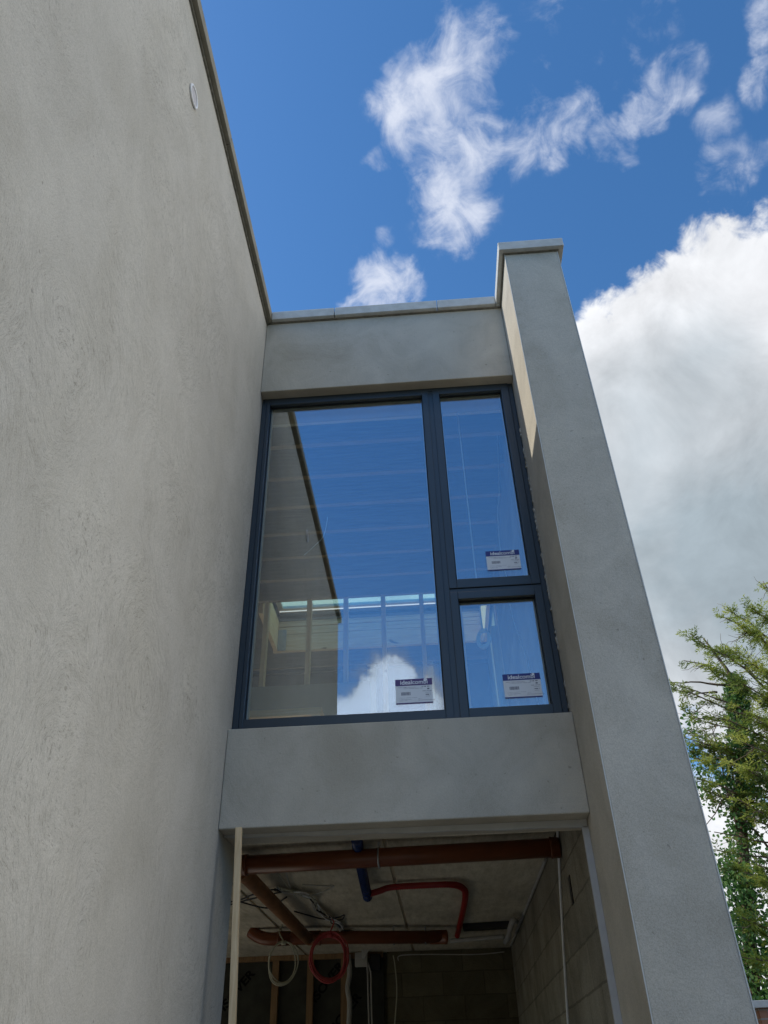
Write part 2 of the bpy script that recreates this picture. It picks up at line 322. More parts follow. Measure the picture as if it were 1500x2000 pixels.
# ---------------------------------------------------------------- mesh helpers
class MB:
    """collects faces in world coordinates (eye-based heights lifted by EYE) and links them as one mesh object"""
    def __init__(s): s.v = []; s.f = []; s.sm = []
    def box(s, x0, x1, y0, y1, z0, z1):
        b = len(s.v)
        s.v += [(x, y, z+EYE) for z in (z0, z1) for y in (y0, y1) for x in (x0, x1)]
        for q in ((0, 2, 3, 1), (4, 5, 7, 6), (0, 1, 5, 4), (2, 6, 7, 3), (0, 4, 6, 2), (1, 3, 7, 5)): s.f.append(tuple(b+i for i in q)); s.sm.append(False)
        return s
    def obox(s, c, ax, ay, az, hx, hy, hz):
        b = len(s.v); c = Vector(c)
        for k in (-1, 1):
            for j in (-1, 1):
                for i in (-1, 1):
                    p = c + ax*hx*i + ay*hy*j + az*hz*k; s.v.append((p.x, p.y, p.z+EYE))
        for q in ((0, 2, 3, 1), (4, 5, 7, 6), (0, 1, 5, 4), (2, 6, 7, 3), (0, 4, 6, 2), (1, 3, 7, 5)): s.f.append(tuple(b+i for i in q)); s.sm.append(False)
        return s
    def beam(s, p, q, w, h, upv=Vector((0, 0, 1))):
        p, q = Vector(p), Vector(q); d = (q-p); l = d.length; d.normalize()
        a = d.cross(upv).normalized(); c = a.cross(d)
        return s.obox((p+q)/2, d, a, c, l/2, w/2, h/2)
    def quad(s, pts, smooth=False):
        b = len(s.v); s.v += [(p[0], p[1], p[2]+EYE) for p in pts]; s.f.append(tuple(range(b, b+len(pts)))); s.sm.append(smooth); return s
    def tube(s, pts, r, n=10, cap=True, closed=False):
        pts = [Vector(p) for p in pts]; rs = r if isinstance(r, (list, tuple)) else [r]*len(pts)
        b = len(s.v); m = len(pts); ref = None
        for i, p in enumerate(pts):
            if closed: d = pts[(i+1) % m]-pts[i-1]
            else: d = (pts[min(i+1, m-1)]-pts[max(i-1, 0)])
            d.normalize()
            if ref is None:
                ref = Vector((0, 0, 1)) if abs(d.z) < .9 else Vector((1, 0, 0))
            a = d.cross(ref).normalized(); c = a.cross(d).normalized(); ref = c
            for k in range(n):
                t = 2*math.pi*k/n; q = p + (a*math.cos(t)+c*math.sin(t))*rs[i]; s.v.append((q.x, q.y, q.z+EYE))
        for i in range(m if closed else m-1):
            for k in range(n):
                i2 = (i+1) % m
                s.f.append((b+i*n+k, b+i*n+(k+1) % n, b+i2*n+(k+1) % n, b+i2*n+k)); s.sm.append(True)
        if cap and not closed:
            s.f.append(tuple(b+k for k in range(n))[::-1]); s.f.append(tuple(b+(m-1)*n+k for k in range(n))); s.sm += [False, False]
        return s
    def build(s, name, mat, parent=None, base=None, bevel=0.):
        me = bpy.data.meshes.new(name)
        bs = Vector(parent['_b']) if parent is not None else Vector(base if base is not None else (0, 0, 0))
        me.from_pydata([(v[0]-bs.x, v[1]-bs.y, v[2]-bs.z) for v in s.v], [], s.f)
        me.polygons.foreach_set('use_smooth', s.sm); me.update()
        me.materials.append(mat)
        o = bpy.data.objects.new(name, me); COL.objects.link(o)
        if parent is not None: o.parent = parent; o['_b'] = tuple(bs)
        else: o.location = bs; o['_b'] = tuple(bs)
        if bevel:
            bv = o.modifiers.new('edge', 'BEVEL'); bv.width = bevel; bv.segments = 2; bv.limit_method = 'ANGLE'
        return o
def tag(o, label=None, cat=None, group=None, kind=None):
    for k, v in (('label', label), ('category', cat), ('group', group), ('kind', kind)):
        if v: o[k] = v
    return o
def empty(name, base, label, cat, group=None):
    o = bpy.data.objects.new(name, None); COL.objects.link(o); o.location = base; o['_b'] = tuple(base); o.empty_display_size = .1
    return tag(o, label, cat, group)
def smooth_path(ctrl, n=8):
    c = [Vector(p) for p in ctrl]; out = []
    for i in range(len(c)-1):
        p0 = c[max(i-1, 0)]; p1 = c[i]; p2 = c[i+1]; p3 = c[min(i+2, len(c)-1)]
        for k in range(n):
            t = k/n; out.append(.5*((2*p1)+(-p0+p2)*t+(2*p0-5*p1+4*p2-p3)*t*t+(-p0+3*p1-3*p2+p3)*t**3))
    out.append(c[-1]); return out

# ---------------------------------------------------------------- setting
XL, YF, ZT, ZH, ZS, ZL, X0, X1, YP = -1.074, 4.0, 4.885, 4.142, 1.600, 1.085, .760, 1.139, 3.519
YW = 4.078                                   # outer face of the window frame
CT = 4.982                                   # top of the copings
YEND = -.62                                  # near end of the long side wall
g = MB(); g.quad([(-900, -900, -1.6), (900, -900, -1.6), (900, 900, -1.6), (-900, 900, -1.6)])
tag(g.build('ground', M['ground']), kind='structure')

# unseen slope added behind the viewer to cut the low sky light
hm = Mat('sky_block_grass').set(.95, .1); hn = hm.noise(.6, 6, .65); hm.col(hm.ramp(hn.outputs[0], [(.3, (.07, .08, .03)), (.7, (.15, .14, .06))]))
hb = MB(); nx, ny = 40, 14
for j in range(ny+1):
    for i in range(nx+1):
        x = -160+320*i/nx; y = -14-5.5*j; t = min(1, j/9); z = -1.62+16.5*t*t*(3-2*t)*(1+.14*noise.noise(Vector((x*.03, y*.05, 0))))+.3*noise.noise(Vector((x*.2, y*.2, 1)))*t
        hb.v.append((x, y, z+EYE))
for j in range(ny):
    for i in range(nx): a = j*(nx+1)+i; hb.f.append((a, a+nx+1, a+nx+2, a+1)); hb.sm.append(True)
tag(hb.build('sky_block_slope', hm.m), kind='structure')

HB = (0, 7, 0)
house = empty('house', HB, 'flat-roofed house in raw grey cement render with a tall dark-framed window', 'house')
def part(name, mb, mat, parent=house, bevel=0., label=None):
    o = mb.build(name, mat, parent, bevel=bevel)
    if label: o['label'] = label
    return o
# long side wall (left), its end returns behind the eye
part('side_wall', MB().box(XL-.35, XL, YEND, YF+.4, -1.6, ZT), M['render'], bevel=.008, label='long rendered wall running from the viewer to the corner')
part('parapet_wall', MB().box(XL+.001, X0-.001, YF, YF+.36, ZH, ZT), M['render_smooth'], bevel=.005, label='rendered band above the window')
part('spandrel_wall', MB().box(XL+.001, X0-.001, YF, YF+.30, ZL, ZS), M['render_smooth'], bevel=.006, label='rendered band between window and opening')
part('wing_wall', MB().box(X0, X1, YP, YF+.3, -1.6, ZT), M['render_smooth'], bevel=.007, label='projecting rendered pier on the right')
part('outer_wall', MB().box(X0+.004, X1-.002, YF+.3, 11.2, -1.6, ZT-.01), M['block_side'], label='bare blockwork wall inside the opening')
part('end_wall', MB().box(-5.001, XL-.35, YEND+.02, YEND+.35, -1.6, ZT), M['render'])
part('rear_wall', MB().box(-5.3, X1, 11.2, 11.5, -1.6, ZT), M['block_back'])
fs = MB()
for a_ in ((-5.3, YEND, 5.2, -1.6, ZT), (-5.3, 9.0, 11.5, -1.6, ZT), (-5.3, 5.2, 9.0, -1.6, -1.5), (-5.3, 5.2, 9.0, 1.15, 1.5), (-5.3, 5.2, 9.0, 4.1, ZT)): fs.box(a_[0], -5.0, a_[1], a_[2], a_[3], a_[4])  # openings on both floors, out of view, added to let sun in
part('far_side_wall', fs, M['render'])
part('main_roof', MB().box(-5.001, XL-.35, YEND+.35, YF+.4, ZT-.35, ZT-.15), M['roof_felt'])
# roof deck with a rooflight hole  (hole x -1.75..0.9, y 7.35..8.25)
RZ = 4.62
RX0, RX1, RY0, RY1 = -1.72, .70, 7.42, 8.27
rd = MB(); rd.box(-5, -4.6, YF+.4, 11.2, RZ, RZ+.12); rd.box(-2.4, RX0, YF+.4, 11.2, RZ, RZ+.12); rd.box(-4.6, -2.4, YF+.4, 5.2, RZ, RZ+.12); rd.box(-4.6, -2.4, 8.3, 11.2, RZ, RZ+.12); rd.box(RX1, X0+.004, YF+.4, 11.2, RZ, RZ+.12)  # second hole, out of view, added to brighten the upper room
rd.box(RX0, RX1, YF+.36, RY0, RZ, RZ+.12); rd.box(RX0, RX1, RY1, 11.2, RZ, RZ+.12)
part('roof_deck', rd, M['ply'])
part('ceiling_strip', MB().box(-3.2, X0, YF+.362, 4.52, 4.27, 4.30), M['white_trim'], label='pale strip of ceiling lining behind the window head')
# copings
M['coping_dark'] = simple('dark_cast_stone', (.25, .235, .19), .9, .15, var=.2, sc=9, bump=.3, bsc=120)  # darker, browner stone for the coping of the long side wall
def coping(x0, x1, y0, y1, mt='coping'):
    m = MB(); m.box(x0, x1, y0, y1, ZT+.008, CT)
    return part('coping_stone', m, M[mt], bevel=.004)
ov = .042
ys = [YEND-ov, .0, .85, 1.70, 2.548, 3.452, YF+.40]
for a, b in zip(ys[:-1], ys[1:]): coping(XL-.39, XL+ov, a+.003, b-.003, 'coping_dark')
for a, b in ((XL+ov+.003, -.541), (-.535, .261), (.267, X0-ov-.004)): coping(a, b, YF-ov, YF+.40)
coping(X0-ov, X1+ov+.004, YP-ov, YF-ov-.003); coping(X0-ov, X1+ov+.004, YF-ov+.003, 5.0)
bed = MB()
bed.box(XL-.37, XL+.012, YEND-.01, YF, ZT-.012, ZT+.008); bed.box(XL+.02, X0-.014, YF-.012, YF+.38, ZT+.0005, ZT+.008); bed.box(X0-.012, X1+.010, YP-.010, 5.0, ZT+.001, ZT+.0079)
part('mortar_bed', bed, simple('bedding_mortar', (.20, .19, .16), .95, .1, var=.35, sc=30))
# vent on the side wall
vc = Vector((XL, 2.012, 4.405))
def disc(cx, cy, cz, r, x0, x1, n=40):
    m = MB(); m.tube([(x0, cy, cz), (x1, cy, cz)], r, n); return m
ring = MB(); pts = [(XL+.006, vc.y+math.cos(t)*.058, vc.z+math.sin(t)*.058) for t in [2*math.pi*k/48 for k in range(48)]]
ring.tube(pts, .0065, 8, closed=True)
vent = part('vent_cover', disc(XL, vc.y, vc.z, .053, XL+.0005, XL+.006), M['vent_grey'], label='round wall vent with a white rim')
ring.build('vent_rim', M['white_plastic'], vent)

# ---------------------------------------------------------------- window
wf = MB()
FY0, FY1 = YW, YW+.085
wf.box(XL+.002, XL+.036, FY0, FY1, ZS, ZH); wf.box(X0-.036, X0-.004, FY0+.006, FY1, ZS, ZH)     # jambs
wf.box(XL+.036, X0-.036, FY0, FY1, ZH-.030, ZH-.001); wf.box(XL+.036, X0-.036, FY0, FY1, ZS, ZS+.024)     # head, cill
wf.box(.140, .176, FY0+.004, FY1, ZS+.024, ZH-.030)
wf.box(.176, X0-.036, FY0+.004, FY1, 2.412, 2.436)
win = part('window', wf, M['frame'], bevel=.002, label='tall dark grey aluminium window of three lights')
def sash(x0, x1, z0, z1, gx0, gx1, gz0, gz1, f=0.):
    """frame face x0..x1, z0..z1 with the glass seen inside gx0..gz1"""
    y0 = FY0-.004+f; m = MB(); y1 = FY1-.002
    m.box(x0, gx0, y0, y1, z0, z1); m.box(gx1, x1, y0, y1, z0, z1)
    m.box(gx0, gx1, y0, y1, z0, gz0); m.box(gx0, gx1, y0, y1, gz1, z1)
    s_ = m.build('sash', M['frame'], win, bevel=.0025)
    gk = MB(); t = .006; yg = 4.104
    gk.box(gx0, gx0+t, yg, yg+.01, gz0, gz1); gk.box(gx1-t, gx1, yg, yg+.01, gz0, gz1); gk.box(gx0+t, gx1-t, yg, yg+.01, gz0, gz0+t); gk.box(gx0+t, gx1-t, yg, yg+.01, gz1-t, gz1)
    gk.build('gasket', M['gasket'], win)
    p = MB(); p.box(gx0-.004, gx1+.004, 4.114, 4.118, gz0-.004, gz1+.004); p.build('glass_pane', M['glass_out'], win)
    p = MB(); p.box(gx0-.004, gx1+.004, 4.150, 4.154, gz0-.004, gz1+.004); p.build('glass_pane', M['glass_in'], win)
    sp = MB(); t2 = .012
    sp.box(gx0, gx0+t2, 4.120, 4.148, gz0, gz1); sp.box(gx1-t2, gx1, 4.120, 4.148, gz0, gz1); sp.box(gx0+t2, gx1-t2, 4.120, 4.148, gz0, gz0+t2); sp.box(gx0+t2, gx1-t2, 4.120, 4.148, gz1-t2, gz1)
    sp.build('spacer_bar', M['reveal_band'], win)
sash(-1.036, .142, ZS+.026, ZH-.032, -1.012, .098, 1.680, 4.074)
sash(.174, .722, 2.438, ZH-.032, .222, .668, 2.500, 4.074)
sash(.174, .722, ZS+.026, 2.410, .222, .676, 1.680, 2.362)
# ragged sealing foam between frame and pier
random.seed(4)
fm = MB(); z = ZS+.05; pf = None
while z < 3.7:
    a_ = X0-(random.uniform(.005, .012) if random.random() < (.7 if 2.35 < z < 3.1 else .4) else .0012)
    if pf:
        z0_, a0_ = pf
        fm.quad([(a0_, YW-.012, z0_), (X0-.0004, YW-.012, z0_), (X0-.0004, YW-.012, z), (a_, YW-.012, z)]); fm.quad([(a0_, YW-.012, z0_), (a_, YW-.012, z), (a_, YW+.004, z), (a0_, YW+.004, z0_)])
    pf = (z, a_); z += random.uniform(.006, .03)
part('sealing_foam', fm, M['foam'])

M['bead'] = simple('bead_pvc', (.55, .55, .51), .6, .3, var=.08)
part('corner_bead', MB().box(X0-.0018, X0+.0026, YP-.0018, YP+.0026, -1.6, ZT-.002), M['bead'], label='pale bead along the inner edge of the pier')
part('corner_bead', MB().box(X1-.0030, X1+.0018, YP-.0018, YP+.0030, -1.6, ZT-.002), M['bead'], label='pale bead along the outer edge of the pier')

# stickers on the glass
def text_mesh(txt, size, loc, rot, mat, parent, name, bold=0., xs=1.):
    cu = bpy.data.curves.new('t', 'FONT'); cu.body = txt; cu.size = size; cu.offset = bold; cu.extrude = .0002
    ob = bpy.data.objects.new('t', cu); COL.objects.link(ob)
    dg = bpy.context.evaluated_depsgraph_get(); me = bpy.data.meshes.new_from_object(ob.evaluated_get(dg)); bpy.data.objects.remove(ob)
    mt_ = Matrix.Translation(Vector(loc)+Vector((0, 0, EYE))) @ rot @ Matrix.Diagonal((xs, 1, 1, 1))
    me.transform(mt_)
    w = max(v.co.x for v in me.vertices)
    me.transform(Matrix.Translation(-Vector(parent['_b'])))
    me.materials.clear(); me.materials.append(mat)
    o = bpy.data.objects.new(name, me); COL.objects.link(o); o.parent = parent; o['_b'] = parent['_b']
    return o, w
RX = Matrix.Rotation(math.pi/2, 4, 'X')
def sticker(x0, z1, w, h, tilt, label, navy):
    base = (x0+w/2, 4.108, z1-h/2+EYE)
    st = empty('glazing_label', base, label, 'sticker', 'maker labels stuck to the three panes')
    y = 4.1125; hh = h*.27
    MB().box(x0, x0+w, y-.0006, y+.0006, z1-h+.006, z1-hh).build('label_panel', M['sticker_white'], st)
    hd = MB().box(x0-.001, x0+w+.001, y-.001, y+.0006, z1-hh, z1).box(x0, x0+w, y-.001, y+.0006, z1-h, z1-h+.006).build('label_header', navy, st)
    yt = y-.0016; s = h*.245
    o, wx = text_mesh('ideal', s, (x0+w*.13, yt, z1-hh+h*.055), RX, M['label_text'], st, 'lettering', .0006, 1.02)
    text_mesh('combi', s, (wx+.0016, yt, z1-hh+h*.055), RX, M['label_text'], st, 'lettering', .0003, 1.0)
    lg = MB(); lx = x0+w*.79; lz = z1-h*.10; q = h*.10
    lg.box(lx, lx+q, yt-.0003, yt, lz, lz+q*.95)
    lg.build('logo_mark', M['label_text'], st)
    rnd = random.Random(7); ink = MB()
    def line(fx, fz, n, hgt, cw=.0028, gap=.0011):
        xx = x0+w*fx; zz = z1-h*fz
        for _ in range(n):
            c = cw*rnd.uniform(.5, 1.5)
            if rnd.random() > .14: ink.box(xx, xx+c, yt+.0008, yt+.001, zz-hgt*rnd.uniform(.7, 1), zz)
            xx += c+gap
    line(.72, .31, 12, .0065, .0028); line(.07, .33, 12, .0022); line(.24, .335, 20, .002); line(.16, .385, 30, .002)
    line(.86, .40, 1, .0085, .008); line(.73, .50, 13, .003); line(.80, .565, 8, .002); line(.81, .64, 7, .006, .003); line(.80, .72, 8, .002)
    xx = x0+w*.15
    while xx < x0+w*.40:
        c = rnd.choice((.0008, .0014, .0024)); ink.box(xx, xx+c, yt+.0008, yt+.001, z1-h*.66, z1-h*.53); xx += c+rnd.choice((.0008, .0014))
    line(.08, .76, 26, .0014); line(.08, .82, 20, .0016); line(.60, .82, 6, .0016); line(.60, .87, 24, .0018); line(.10, .87, 10, .0016)
    ink.build('small_print', M['ink'], st)
    return st
sticker(-.172, 1.884, .206, .146, 0, 'violet-headed maker label low on the biggest window pane', M['sticker_purple'])
sticker(.420, 2.712, .206, .142, 0, 'navy-headed maker label at the foot of the tall narrow pane above the transom', M['sticker_navy'])
sticker(.430, 1.882, .206, .142, 0, 'navy-headed maker label on the small pane below the transom', M['sticker_navy'])

# ---------------------------------------------------------------- upper room seen through the glass
FZ = 1.45
part('upper_floor', MB().box(-5, X0+.002, YF+.301, 11.2, 1.32, FZ), M['chipboard'])
part('inner_jamb', MB().box(XL-.349, XL-.02, YF+.401, YF+.55, FZ, RZ), M['white_trim'])
JZ = 4.20
yj = 4.66
while yj < 11:
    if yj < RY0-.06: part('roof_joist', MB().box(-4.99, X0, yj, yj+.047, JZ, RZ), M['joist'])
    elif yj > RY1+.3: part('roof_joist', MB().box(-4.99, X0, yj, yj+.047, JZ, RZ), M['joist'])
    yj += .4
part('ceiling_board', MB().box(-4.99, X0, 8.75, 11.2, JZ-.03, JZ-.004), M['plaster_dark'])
# rooflight well: laminated timber upstand
def boards(name, y, x0, x1, z0, z1, n, t=.045):
    m = MB(); dz = (z1-z0)/n
    for k in range(n): m.box(x0, x1, y+(k % 2)*.006, y+t, z0+k*dz+.004, z0+(k+1)*dz-.004)
    return m
TB = 4.22
well = part('rooflight_well', boards('w', RY1, RX0-.05, X0, TB, 4.44, 1), M['pine_x'], label='timber lined well under the rooflight')
boards('w', RY1+.0, RX0-.05, X0, 4.44, 4.755, 6).build('laminated_board', M['pine_x'], well)
m_ = MB(); 
for k in range(7): m_.box(RX0-.045, RX0, RY0-.04, RY1-.001, TB+.02+k*.08, TB+.02+k*.08+.077)
m_.build('laminated_board', M['pine_y'], well)
MB().box(RX0, X0, RY0-.045, RY0, 4.52, 4.755).build('laminated_board', M['pine_x'], well)
MB().box(RX1, RX1+.04, RY0, RY1-.002, TB, 4.755).build('laminated_board', M['pine_y'], well)
MB().box(RX0+.004, RX0+.10, RY1-.012, RY1-.004, 4.23, 4.50).build('joist_hanger', M['steel'], well)
rl = part('rooflight', MB().box(RX0, RX1, RY0, RY0+.05, 4.762, 4.80).box(RX0, RX1, RY1-.05, RY1, 4.762, 4.80).box(RX0, RX0+.05, RY0+.05, RY1-.05, 4.762, 4.80).box(RX1-.05, RX1, RY0+.05, RY1-.05, 4.762, 4.80), M['white_trim'])
MB().box(RX0+.05, RX1-.05, RY0+.05, RY1-.05, 4.775, 4.783).build('glass_pane', M['rooflight'], rl)
# stud partition
YS = 7.08
for px in (521, 604, 675, 748, 823, 897, 970, 1045):
    x = U(px, 1180, 1, YS)[0]
    part('stud', MB().box(x-.022, x+.022, YS, YS+.09, FZ, JZ), M['pine_z'])
# grey board in front of the studs
part('plasterboard_sheet', MB().box(-3.0, U(660, 1340, 1, 6.9)[0]+.3, 6.98, 6.995, FZ, 3.20), M['board'], label='grey board fixed across the foot of the studs')
# doorway with white lining beyond
dz = U(730, 1262, 1, 8.8)
def fr(px): return U(px, 1300, 1, 8.8)[0]
part('door_lining', MB().box(fr(718), fr(734), 8.76, 8.9, FZ, dz.z-.12).box(fr(834), fr(846), 8.76, 8.9, FZ, dz.z-.12).box(fr(718), X0, 8.755, 8.9, dz.z-.12, dz.z-.02), M['white_trim'], label='white door lining beyond the studs')
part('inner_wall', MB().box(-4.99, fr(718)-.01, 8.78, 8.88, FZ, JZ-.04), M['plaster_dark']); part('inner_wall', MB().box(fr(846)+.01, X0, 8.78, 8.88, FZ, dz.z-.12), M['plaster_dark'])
# timbers at the left of the room
part('stud', MB().box(-1.62, -1.575, 5.9, 5.99, FZ, 3.4), M['pine_z'])
part('diagonal_brace', MB().beam((-1.66, 6.3, 4.15), (-1.58, 5.95, 2.9), .045, .12), M['pine_y'])
# pale upright catching light in the right-hand lights
p0 = U(962, 1235, 1, 5.6); p1 = U(984, 1395, 1, 5.2)
_a = U(984, 1400, 1, 4.5); _b = U(964, 1225, 1, 4.5)
part('stud', MB().beam((_a.x+.01, 4.5, FZ), _b, .05, .038, Vector((0, 1, 0))), M['batten'], label='pale upright timber behind the small pane')
part('stud', MB().box(.19, .235, 6.0, 6.09, FZ+1.2, 4.1), M['pine_z'])
# trestle
tb = empty('work_bench', (-.9, 5.3, FZ+EYE), 'rough pale timber trestle standing behind the bottom left of the window', 'trestle')
ta = U(487, 1392, 1, 5.2); tbp = U(628, 1381, 1, 5.2)
MB().box(ta.x-.15, tbp.x, 5.2, 5.38, tbp.z-.05, tbp.z).build('top_board', M['pine_x'], tb)
MB().box(tbp.x-.07, tbp.x-.012, 5.21, 5.27, FZ, tbp.z-.051).build('leg', M['pine_z'], tb); MB().box(ta.x-.12, ta.x-.06, 5.21, 5.27, FZ, tbp.z-.051).build('leg', M['pine_z'], tb)
MB().beam((ta.x+.05, 5.3, tbp.z-.07), (ta.x+.42, 5.3, FZ+.03), .05, .09).build('brace', M['pine_x'], tb)
def coil(name, c, nrm, rx, rz, turns, r, mat, label, group=None, drop=None, cat='cable coil'):
    """a hank of cable: several loose turns, hung by its tail"""
    c = Vector(c); nrm = Vector(nrm).normalized(); a = nrm.cross(Vector((0, 0, 1))).normalized(); b = a.cross(nrm)
    rnd = random.Random(hash(name+label) % 97); m = MB()
    for k in range(turns):
        o = Vector((rnd.uniform(-1, 1), rnd.uniform(-1, 1), rnd.uniform(-1, 1)))*r*2.2; s = 1+rnd.uniform(-.06, .06); ph = rnd.uniform(0, 6)
        pts = [c+o+nrm*r*1.2*math.sin(2*t+ph)+a*math.cos(t)*rx*s*(1+.05*math.sin(3*t+ph))+b*math.sin(t)*rz*s*(1+.05*math.cos(2*t-ph)) for t in [2*math.pi*i/40 for i in range(40)]]
        m.tube(pts, r, 6, closed=True)
    root = empty(name, (c.x, c.y, c.z-rz+EYE), label, cat, group)
    m.build('cable_loop', mat, root)
    if drop:
        MB().tube(smooth_path([c+b*rz]+[Vector(q) for q in drop], 6), r, 6).build('cable_tail', mat, root)
        tp = c+b*rz*.93; MB().tube([tp+a*.02, tp-a*.02], r*3.2, 8).build('tie', mat, root)
    return root
cc = U(945, 1247, 1, 4.30)
coil('cable_coil', cc, (.35, 1, -.2), .034, .060, 6, .0045, M['white_plastic'], 'white cable coil hanging behind the small lower right pane', drop=[cc+Vector((0, .05, .3)), cc+Vector((.0, .1, JZ-cc.z))])
def cable(name, pts, r, mat, label, group=None, n=8, cat='cable', ns=6):
    o = MB().tube(smooth_path(pts, n), r, ns).build(name, mat, base=(pts[0][0], pts[0][1], pts[0][2]+EYE)); return tag(o, label, cat, group)
cable('cable', [U(976, 880, 1, 4.9)+Vector((0, 0, .2)), U(975, 960, 1, 4.9), U(972, 1000, 1, 4.85), U(978, 1080, 1, 4.8), U(990, 1130, 1, 4.75), U(1000, 1200, 1, 4.7), U(1030, 1290, 1, 4.7), U(1055, 1390, 1, 4.7)], .003, M['white_plastic'], 'thin white cable wandering down behind the right-hand panes')

cable('cable', [U(594, 1084, 1, 4.45), U(612, 1068, 1, 4.47), U(632, 1046, 1, 4.5), U(640, 1010, 1, 4.5)], .0022, M['white_plastic'], 'short pale wire end hanging behind the left of the big pane')
# ---------------------------------------------------------------- ground-floor opening
# lighter lining band round the inside of the opening
lb = MB(); lb.box(X0-.032, X0-.0005, 4.108, 4.13, -1.6, ZL-.034)
hp = []
for i in range(25):
    t = i/24; hp.append((XL+.005+(X0-XL-.010)*t, .008+.028*t**.8+.0025*math.sin(i*1.1)))
for (xa, da), (xb, db) in zip(hp[:-1], hp[1:]):
    zt_ = ZL-.0005; b = len(lb.v)
    for y_ in (4.108, 4.128):
        for x_, z_ in ((xa, zt_), (xb, zt_), (xb, zt_-db), (xa, zt_-da)): lb.v.append((x_, y_, z_+EYE))
    for q_ in ((0, 3, 2, 1), (4, 5, 6, 7), (3, 7, 6, 2)): lb.f.append(tuple(b+k for k in q_)); lb.sm.append(False)
part('lining_band', lb, M['reveal_band'], label='pale strip round the inside of the opening')
part('lintel', MB().box(XL-.3, X0, YF+.301, YF+.34, ZL+.006, 1.319), M['slab'])
# precast slab planks
for k, (xa, xb) in enumerate(((-5, -3.92), (-3.92, -2.72), (-2.72, -1.52), (-1.52, -.32), (-.32, X0+.003))):
    part('ceiling_plank', MB().box(xa+.012, xb-.012, YF+.342, 11.2, 1.30, 1.318), M['slab'], bevel=.006)
YB = 9.95
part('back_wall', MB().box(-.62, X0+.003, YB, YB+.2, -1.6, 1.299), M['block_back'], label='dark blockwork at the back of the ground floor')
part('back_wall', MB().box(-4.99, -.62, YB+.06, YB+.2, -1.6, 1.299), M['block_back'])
part('ground_floor', MB().box(-4.99, X0+.003, YF+.0, 11.2, -1.6, -1.55), M['floor'])
for px in (536, 605, 672):
    x = U(px, 1930, 1, YB-.08)[0]
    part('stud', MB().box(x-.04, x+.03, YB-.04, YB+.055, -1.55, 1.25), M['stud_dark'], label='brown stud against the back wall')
part('head_plate', MB().box(-4.0, -.66, YB-.045, YB+.05, 1.251, 1.298), M['stud_dark'])
xs_ = [U(px, 1930, 1, YB-.08)[0] for px in (440, 536, 605, 672)]
ins = MB()
part('insulation_panel', MB().box(-4.0, -.66, YB+.02, YB+.052, -1.55, 1.25), M['insul'], label='dark insulation faced with black printed lettering')
for i, (px, py) in enumerate(((616, 1956), (438, 1972), (650, 2020))):
    q = U(px, py, 1, YB+.012)
    pn = [o for o in bpy.data.objects if o.name.startswith('insulation_panel')][0]
    text_mesh('ISOVER', .12, (q.x, YB+.0185, q.z-.02), Matrix.Rotation(math.radians(0), 4, 'Y') @ Matrix.Rotation(math.radians(-48), 4, 'Y') @ RX, M['print'], pn.parent, 'printed_lettering', .004, 1.2)
# timber batten propped in the opening
b0 = Vector((-.828, 3.985, -1.6)); b1 = Vector((-.965, 3.985, 1.084))
o = MB().beam(b0, b1, .030, .026, Vector((0, 1, 0))).build('timber_batten', M['batten'], base=(b0.x, b0.y, 0), bevel=.001)
tag(o, 'long pale timber batten standing upright at the left of the ground-floor opening', 'batten')
# ---- services under the slab
def pipe(name, pts, r, mat, label, sockets=(), clips=(), grp='soil pipes under the concrete ceiling'):
    root = empty(name, (pts[0][0], pts[0][1], pts[0][2]+EYE), label, 'pipe', grp)
    MB().tube(pts, r, 24).build('pipe_run', mat, root)
    for a, b in sockets:
        a, b = Vector(a), Vector(b); MB().tube([a, a+(b-a)*.15, a+(b-a)*.16, b], [r+.008, r+.008, r+.005, r+.005], 24).build('socket', mat, root)
    for c in clips:
        c = Vector(c); d = (Vector(pts[1])-Vector(pts[0])).normalized(); sd = d.cross(Vector((0, 0, 1)))
        cl = MB(); arc = [c+sd*math.cos(t)*(r+.004)+Vector((0, 0, math.sin(t)*(r+.004))) for t in [2*math.pi*i/24 for i in range(24)]]
        cl.tube(arc, .006, 6, closed=True); cl.box(c.x-.008, c.x+.008, c.y-.004, c.y+.004, c.z+r, 1.299); cl.build('pipe_clip', M['steel'], root)
    return root
Z1 = 1.205; R1 = .056
pipe('soil_pipe', [(-1.75, 5.30, Z1), (.758, 5.17, Z1)], R1, M['pipe'], 'long red-brown soil pipe running level just behind the opening head',
     [((-1.20, 5.275, Z1), (-1.33, 5.28, Z1)), ((.70, 5.173, Z1), (.757, 5.17, Z1))], [(-.36, 5.23, Z1)])
pipe('soil_pipe', [(-1.262, 5.34, Z1-.012), (-1.258, 5.6, Z1-.012), (-1.235, 8.12, Z1-.012)], .050, M['pipe_dusty'], 'dusty red-brown branch pipe running back between the two level pipes',
     [((-1.262, 5.34, Z1-.012), (-1.26, 5.46, Z1-.012))])
q3 = U(873, 1832, 2, Z1); 
pp = smooth_path([(-1.78, 8.15, 1.28), (-1.70, 8.14, 1.23), (-1.60, 8.13, Z1), (-1.45, 8.14, Z1), (-1.0, 8.19, Z1)], 4)+[Vector((q3.x, 8.42, Z1))]
pipe('soil_pipe', pp, R1, M['pipe'], 'red-brown soil pipe along the back with a mitred elbow at its end', [((-1.52, 8.13, Z1), (-1.40, 8.14, Z1)), ((-1.12, 8.18, Z1), (-1.24, 8.17, Z1)), ((q3.x, 8.42, Z1), (q3.x-.16, 8.40, Z1))], [(-.45, 8.33, Z1), (-.15, 8.38, Z1)])
